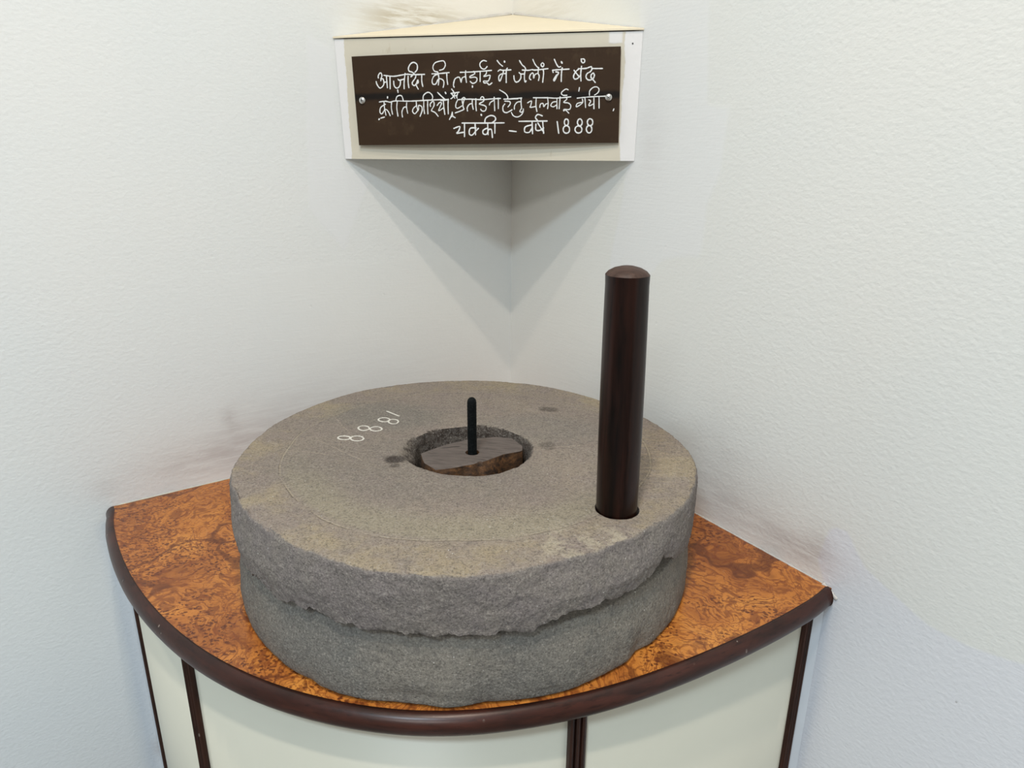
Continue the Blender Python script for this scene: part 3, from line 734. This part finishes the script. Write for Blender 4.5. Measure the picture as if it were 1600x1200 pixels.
# ------------------------------------------------------------------ corner box with plaque
PL = Vector((-0.24980654, -0.25042055, 0.71459763)); PR = Vector((0.2419446, -0.26358553, 0.71459763))
BL = Vector((-0.24465734, -0.24525869, 0.53110453)); BR = Vector((0.24186256, -0.26349614, 0.53110453))
EX = Vector((0.99964183, -0.02676205, 0)); EZ = Vector((-3.92650364e-04, -1.46666562e-02, 9.99892362e-01)); NN = Vector((0.02675917, 0.99953423, 0.01467191))
frame = Matrix(((EX.x, NN.x, EZ.x, PL.x), (EX.y, NN.y, EZ.y, PL.y), (EX.z, NN.z, EZ.z, PL.z), (0, 0, 0, 1)))
inv = frame.inverted()
box = thing('corner_box', 'cream painted wedge-shaped wooden box fitted high into the corner behind the brown plaque', 'wall box')
box.matrix_world = frame
def loc(v): return inv @ Vector(v)
def prism(name, pts, off, mat, parent):
    a = [Vector(p) for p in pts]; b = [p + Vector(off) for p in a]; n_ = len(a)
    return mesh_obj(name, a + b, [tuple(range(n_)), tuple(range(n_, 2 * n_))[::-1]] + [(i, n_ + i, n_ + (i + 1) % n_, (i + 1) % n_) for i in range(n_)], mat, parent)
fb = [loc(PL), loc(PR), loc(BR), loc(BL)]
for p in fb: p.y = 0
fb2 = [Vector((p.x + (.0095 if i in (0, 3) else -.0105), .010, p.z)) for i, p in enumerate(fb)]
# board as a frustum so its mitred back stays inside the walls
mesh_obj('front_board', fb + fb2, [(0, 3, 2, 1), (4, 5, 6, 7), (0, 1, 5, 4), (1, 2, 6, 5), (2, 3, 7, 6), (3, 0, 4, 7)], M_board, box)
e = Vector((0, 0, .0022))
apex = Vector((0, -.002, .789))
lid_t = [PL + Vector((-.001, -.003, .0035)), PR + Vector((.001, -.003, .0035)), apex]
prism('lid', [loc(p) for p in lid_t], Vector((0, 0, -.0022)), M_lid, box)
prism('underside', [loc(BL + Vector((.009, .009, .003))), loc(BR + Vector((-.009, .009, .003))), loc((0, -.003, BL.z + .003))], Vector((0, 0, .005)), M_cream, box)
for a, b, s, r0 in ((PL + Vector((.01, .008, .004)), Vector((-.002, -.003, .790)), 11, .0028), (Vector((.002, -.003, .790)), PR + Vector((-.01, .008, .004)), 12, .0022)):
    bead('sealant_bead', loc(a), loc(b), r0, s, box)
# small nail head on the right end of the board
nh = lathe('nail_head', [(.0012, 0), (.0012, .0005)], M_slot, None, 10, parent=box); nh.matrix_local = Matrix.Translation((.4775, -.0005, -.0165)) @ Matrix.Rotation(pi / 2, 4, 'X')

pq = thing('brown_plaque', 'brown rectangular plaque with white hand-painted lettering screwed to the corner box', 'plaque')
pq.matrix_world = frame
QC = [(.0309, -.0267), (.4605, -.0208), (.4641, -.1566), (.0343, -.1617)]
def bow(u):
    t = (u - .031) / .433; return .0045 + .0075 * (1 - (2 * t - 1) ** 2)
NB = 24; TK = .0025; v, f = [], []
for i in range(NB + 1):
    t = i / NB
    xt, zt = QC[0][0] + (QC[1][0] - QC[0][0]) * t, QC[0][1] + (QC[1][1] - QC[0][1]) * t
    xb, zb = QC[3][0] + (QC[2][0] - QC[3][0]) * t, QC[3][1] + (QC[2][1] - QC[3][1]) * t
    v += [(xt, -bow(xt) - TK, zt), (xb, -bow(xb) - TK, zb), (xb, -bow(xb), zb), (xt, -bow(xt), zt)]
for i in range(NB):
    for k in range(4): f.append((4 * i + k, 4 * i + (k + 1) % 4, 4 * i + 4 + (k + 1) % 4, 4 * i + 4 + k))
f += [(0, 3, 2, 1), (4 * NB, 4 * NB + 1, 4 * NB + 2, 4 * NB + 3)]
mesh_obj('board', v, f, M_plaque, pq)
for (sx, sz) in ((.0455, -.0924), (.4459, -.0912)):
    y0 = -bow(sx) - TK
    s = lathe('screw', [(.0056, -.0001), (.0056, .0008), (.0051, .0020), (.0036, .0030), (.0016, .0034)], M_steel, None, 24, parent=pq)
    s.matrix_local = Matrix.Translation((sx, y0, sz)) @ Matrix.Rotation(pi / 2, 4, 'X')
    for an in (.5, .5 + pi / 2):
        c_, s_ = cos(an), sin(an); L_, W_ = .0021, .0004
        q = [(c_ * L_ - s_ * W_, s_ * L_ + c_ * W_), (-c_ * L_ - s_ * W_, -s_ * L_ + c_ * W_), (-c_ * L_ + s_ * W_, -s_ * L_ - c_ * W_), (c_ * L_ + s_ * W_, s_ * L_ - c_ * W_)]
        mesh_obj('screw_slot', [(x_, y_, z_) for z_ in (.0030, .0036) for x_, y_ in q], [(0, 1, 2, 3), (7, 6, 5, 4)] + [(i, 4 + i, 4 + (i + 1) % 4, (i + 1) % 4) for i in range(4)], M_slot, s)
LET = '13:858 -555 1019 -572 1155 -557 1250 -546 1356 -554 1549 -553|13:760 -592 759 -563 785 -525 812 -522 823 -564 800 -611|13:799 -634 814 -605 841 -611 852 -653 842 -700 792 -741 759 -729 727 -681 719 -645|13:852 -659 893 -653|13:901 -571 908 -739|13:962 -572 955 -755|13:1098 -617 1118 -632 1179 -621 1199 -613|13:1138 -636 1131 -697 1099 -738 1058 -744 1026 -708 1022 -643|13:1223 -534 1200 -663 1196 -757|13:1083 -774 1088 -810|13:1272 -576 1268 -664 1277 -743|17:1322 -582 1342 -565|13:1403 -560 1394 -601 1345 -659 1337 -688 1369 -715 1404 -689 1433 -631 1438 -672 1403 -701 1434 -766|13:1502 -567 1499 -655 1513 -728|13:1383 -548 1344 -518 1292 -500 1284 -454 1323 -396 1377 -377 1429 -410 1429 -479 1391 -519|12:1673 -548 1791 -546 1957 -534|12:1768 -521 1714 -507 1692 -451 1733 -389 1844 -364 1883 -378 1897 -427 1864 -481 1801 -498|12:1772 -528 1785 -612 1774 -710|12:1775 -556 1711 -576 1673 -638 1683 -695 1731 -695 1777 -626 1828 -626 1863 -655 1866 -697 1853 -746|12:1917 -544 1919 -628 1929 -705|12:2137 -534 2354 -530 2640 -514|12:2034 -748 2023 -713 2049 -629 2112 -602 2135 -630 2150 -679 2166 -617 2214 -597 2225 -604|12:2227 -514 2222 -569 2236 -680|12:2355 -523 2370 -558 2299 -591 2299 -612 2369 -606 2407 -627 2391 -675 2337 -695 2298 -667|17:2332 -734 2332 -748|12:2459 -532 2457 -669|12:2559 -516 2555 -560 2516 -598 2608 -582 2616 -602 2585 -664 2515 -663 2523 -691 2569 -691 2600 -719 2646 -692|12:2560 -383 2510 -372 2464 -402 2456 -443 2486 -484 2532 -492 2571 -458|12:2730 -376 2770 -423 2816 -457|17:2844 -389 2847 -399|12:2744 -527 2776 -507 2822 -515 2947 -510|12:2827 -521 2822 -556 2776 -664 2756 -643 2759 -596 2799 -566 2862 -562|12:2890 -486 2873 -526 2873 -690|12:3079 -383 3122 -444 3162 -475 3179 -511|12:3123 -515 3219 -521 3275 -512 3331 -518 3521 -501|12:3075 -550 3100 -570 3151 -571|12:3101 -581 3101 -632 3062 -677 3022 -682 2999 -646 2993 -595|12:3179 -511 3162 -551 3158 -633 3170 -684 3186 -669|12:3287 -371 3318 -432 3353 -473 3381 -489|12:3260 -654 3237 -634 3248 -588 3281 -558 3298 -578 3302 -634 3321 -584 3365 -564|12:3375 -493 3371 -564 3389 -605 3378 -666|12:3448 -515 3455 -565 3443 -692|12:3435 -419 3413 -439 3425 -469 3448 -469 3458 -439 3435 -419|13:3616 -374 3651 -441 3683 -480 3714 -475|17:3724 -409 3734 -426|13:3592 -524 3702 -517 3843 -511|13:3592 -524 3602 -555|13:3642 -547 3685 -559 3662 -603 3623 -673 3616 -648 3661 -586|13:3739 -493 3729 -571 3729 -683|13:4021 -375 4064 -376 4077 -404 4060 -426 4035 -420 4022 -386|13:4031 -475 4023 -575 4030 -678|13:3984 -507 4099 -504 4177 -480 4196 -505 4347 -508|13:3996 -508 3948 -546 3917 -601 3921 -640 3952 -652 3994 -630 4023 -592|13:3920 -529 3949 -563 4000 -619|13:4196 -505 4168 -549 4120 -576 4104 -621 4130 -660 4172 -666 4214 -644 4230 -600 4211 -572 4182 -594 4183 -633 4221 -672 4247 -701|12:755 -950 863 -940 944 -955 1027 -938 1239 -943 1369 -941 1595 -932 1915 -924|17:903 -876 902 -890|12:860 -984 774 -1034 757 -1107 793 -1129 847 -1064 895 -1086 933 -1159|12:837 -947 840 -1042 859 -1151|12:968 -963 960 -1042 975 -1137|12:1043 -935 1063 -877 1113 -856 1153 -871 1174 -943|12:1067 -949 1054 -1043 1068 -1167|12:1230 -965 1223 -1030 1239 -1124|12:1219 -1030 1177 -1037 1141 -1101 1146 -1181|17:730 -1217 739 -1209|12:765 -1195 832 -1180|12:1393 -952 1398 -1024 1419 -1088|12:1398 -1009 1340 -1052 1325 -1102 1361 -1132 1403 -1096 1429 -1060 1431 -1009 1479 -1024 1489 -1082 1449 -1172|12:1511 -931 1517 -867 1567 -825 1615 -818 1662 -854 1673 -897 1655 -932|12:1522 -946 1518 -1046 1527 -1132|12:1587 -946 1583 -1039 1584 -1136|12:1632 -1025 1629 -989 1675 -947 1694 -975 1689 -1018 1646 -1083 1662 -1097 1709 -1119 1756 -1173|12:1745 -1011 1786 -969 1818 -983 1767 -1090 1848 -1048|12:1851 -948 1856 -1041 1869 -1145|12:1759 -820 1821 -877 1883 -927|17:1886 -821 1894 -835|12:1932 -920 1926 -1013 1927 -1138|12:1808 -941 1936 -928|12:1992 -773 2026 -815|12:1978 -836 2113 -820|12:1986 -836 2040 -907|12:2049 -837 2000 -900 1976 -914|12:2089 -837 2072 -886 2079 -907|12:2025 -879 2072 -865|12:2087 -929 2284 -923 2479 -932 2635 -923 2782 -917|12:2087 -936 2062 -978 2053 -1035 2084 -1056 2156 -1021|12:2158 -936 2179 -1043 2187 -1071 2123 -1099 2043 -1124|12:2197 -923 2172 -1000 2179 -1050|12:2158 -915 2190 -898 2213 -916|12:2327 -924 2326 -1001 2341 -1072|12:2322 -987 2275 -1001 2242 -1050 2246 -1097|12:2386 -917 2384 -1016 2391 -1094|12:2456 -925 2480 -890 2511 -904 2510 -953 2440 -995 2518 -1017 2552 -1045 2533 -1095 2485 -1098 2462 -1073|17:2469 -1151 2473 -1162|12:2603 -1010 2619 -975 2681 -941|12:2681 -899 2689 -1095|12:2747 -913 2747 -1064|12:2770 -795 2859 -845 2897 -894 2894 -921|12:2836 -928 3058 -923|12:2851 -956 2928 -964 2936 -999 2902 -1040|12:2851 -998 2821 -1040 2828 -1103 2875 -1125 2929 -1104 2967 -1083|12:1995 -1113 1978 -1163 1945 -1221|12:1995 -1113 2002 -1170 2041 -1196|12:1970 -1185 2002 -1170|11:2956 -922 3119 -914|11:3109 -919 3110 -1002 3116 -1058 3091 -1105 3121 -1119 3147 -1086 3141 -1067 3147 -1105 3112 -1161 3050 -1189 2988 -1170 2957 -1123|11:3003 -1076 3008 -1020 3049 -974 3100 -965|11:3302 -911 3523 -913 3664 -919 3882 -902|11:3212 -984 3272 -957 3263 -1022 3253 -1050 3344 -1036|11:3347 -921 3344 -1022 3361 -1111|11:3405 -1050 3415 -1004 3455 -995 3466 -1042 3495 -1005 3525 -996|11:3523 -908 3535 -996 3527 -1070|11:3660 -969 3605 -978 3576 -1024 3617 -1043 3666 -1015|11:3669 -923 3673 -1071|11:3718 -901 3708 -1071|11:3803 -906 3823 -934 3775 -979 3845 -989 3886 -1026 3868 -1081 3788 -1081 3779 -1104 3808 -1090 3859 -1136|11:3839 -802 3799 -792 3736 -842 3762 -878 3822 -879|11:4010 -772 4002 -822|11:3981 -921 4158 -905 4411 -895|11:4061 -936 4063 -990 3976 -1045 3984 -999 4053 -981|11:4100 -922 4115 -1055|11:4159 -946 4190 -964 4162 -1019 4182 -1028 4240 -1001|11:4237 -919 4243 -1074|11:4314 -911 4322 -1065|11:4167 -882 4169 -819 4221 -770 4279 -766 4310 -802 4292 -847 4245 -878|11:4547 -1076 4538 -1103|14:2154 -1276 2542 -1277 2839 -1275|14:2016 -1356 2113 -1327 2095 -1392 2063 -1428 2175 -1414|14:2193 -1284 2190 -1479|14:2383 -1349 2288 -1356 2270 -1436 2318 -1457 2382 -1392 2422 -1356|14:2368 -1284 2374 -1450|14:2572 -1349 2501 -1385 2501 -1436 2556 -1443 2588 -1378 2635 -1378 2650 -1493|14:2573 -1285 2580 -1450|14:2691 -1285 2690 -1428|14:2526 -1277 2542 -1206 2621 -1166 2691 -1185 2698 -1235 2636 -1278|14:2925 -1392 3034 -1404|14:3079 -1253 3523 -1249|14:3272 -1307 3180 -1336 3173 -1407 3243 -1414 3288 -1350|14:3287 -1265 3297 -1435|14:3348 -1293 3350 -1378 3411 -1386 3472 -1350|14:3379 -1279 3457 -1393|14:3455 -1265 3473 -1428|14:3446 -1174 3377 -1153 3339 -1195 3370 -1237|14:3682 -1259 3710 -1428|14:3858 -1268 3852 -1297 3836 -1314 3818 -1314 3801 -1297 3794 -1268 3800 -1238 3816 -1222 3834 -1222 3851 -1238 3858 -1268|14:3879 -1373 3871 -1406 3846 -1425 3816 -1425 3789 -1406 3779 -1373 3787 -1341 3813 -1321 3843 -1321 3869 -1341 3879 -1373|14:4072 -1270 4065 -1299 4048 -1317 4024 -1317 4006 -1299 3997 -1270 4004 -1240 4021 -1222 4045 -1222 4063 -1241 4072 -1270|14:4071 -1373 4062 -1404 4036 -1422 4003 -1422 3975 -1404 3963 -1373 3973 -1342 3999 -1324 4032 -1324 4060 -1342 4071 -1373|14:4234 -1267 4228 -1297 4208 -1315 4181 -1315 4159 -1297 4151 -1267 4157 -1238 4177 -1220 4204 -1220 4225 -1238 4234 -1267|14:4225 -1369 4217 -1400 4197 -1420 4170 -1420 4149 -1400 4138 -1369 4146 -1338 4166 -1319 4193 -1319 4215 -1338 4225 -1369'
V, F = strokes(LET, lambda x, y, hh: (x, -bow(x) - TK - hh - .00005, y), .00025, 1.42, .22)
lt = mesh_obj('painted_lettering', V, F, M_chalk, pq); lt['label'] = 'white hand-painted Hindi lettering ending in 1888'

# keep everything fitted to the walls a hair inside them
bpy.context.view_layer.update()
NLW = Vector((DL.y, -DL.x, 0)) * -1; NRW = Vector((DR.y, -DR.x, 0))
for o in [x for t in (pl, box, pq) for x in t.children_recursive]:
    mw = o.matrix_world.copy(); mi = mw.inverted()
    for vtx in o.data.vertices:
        p = mw @ vtx.co; mv = False
        for _ in range(3):
            for nw in (NLW, NRW):
                dd = p.dot(nw)
                if dd < .0004: p += nw * (.0005 - dd); mv = True
        if mv: vtx.co = mi @ p
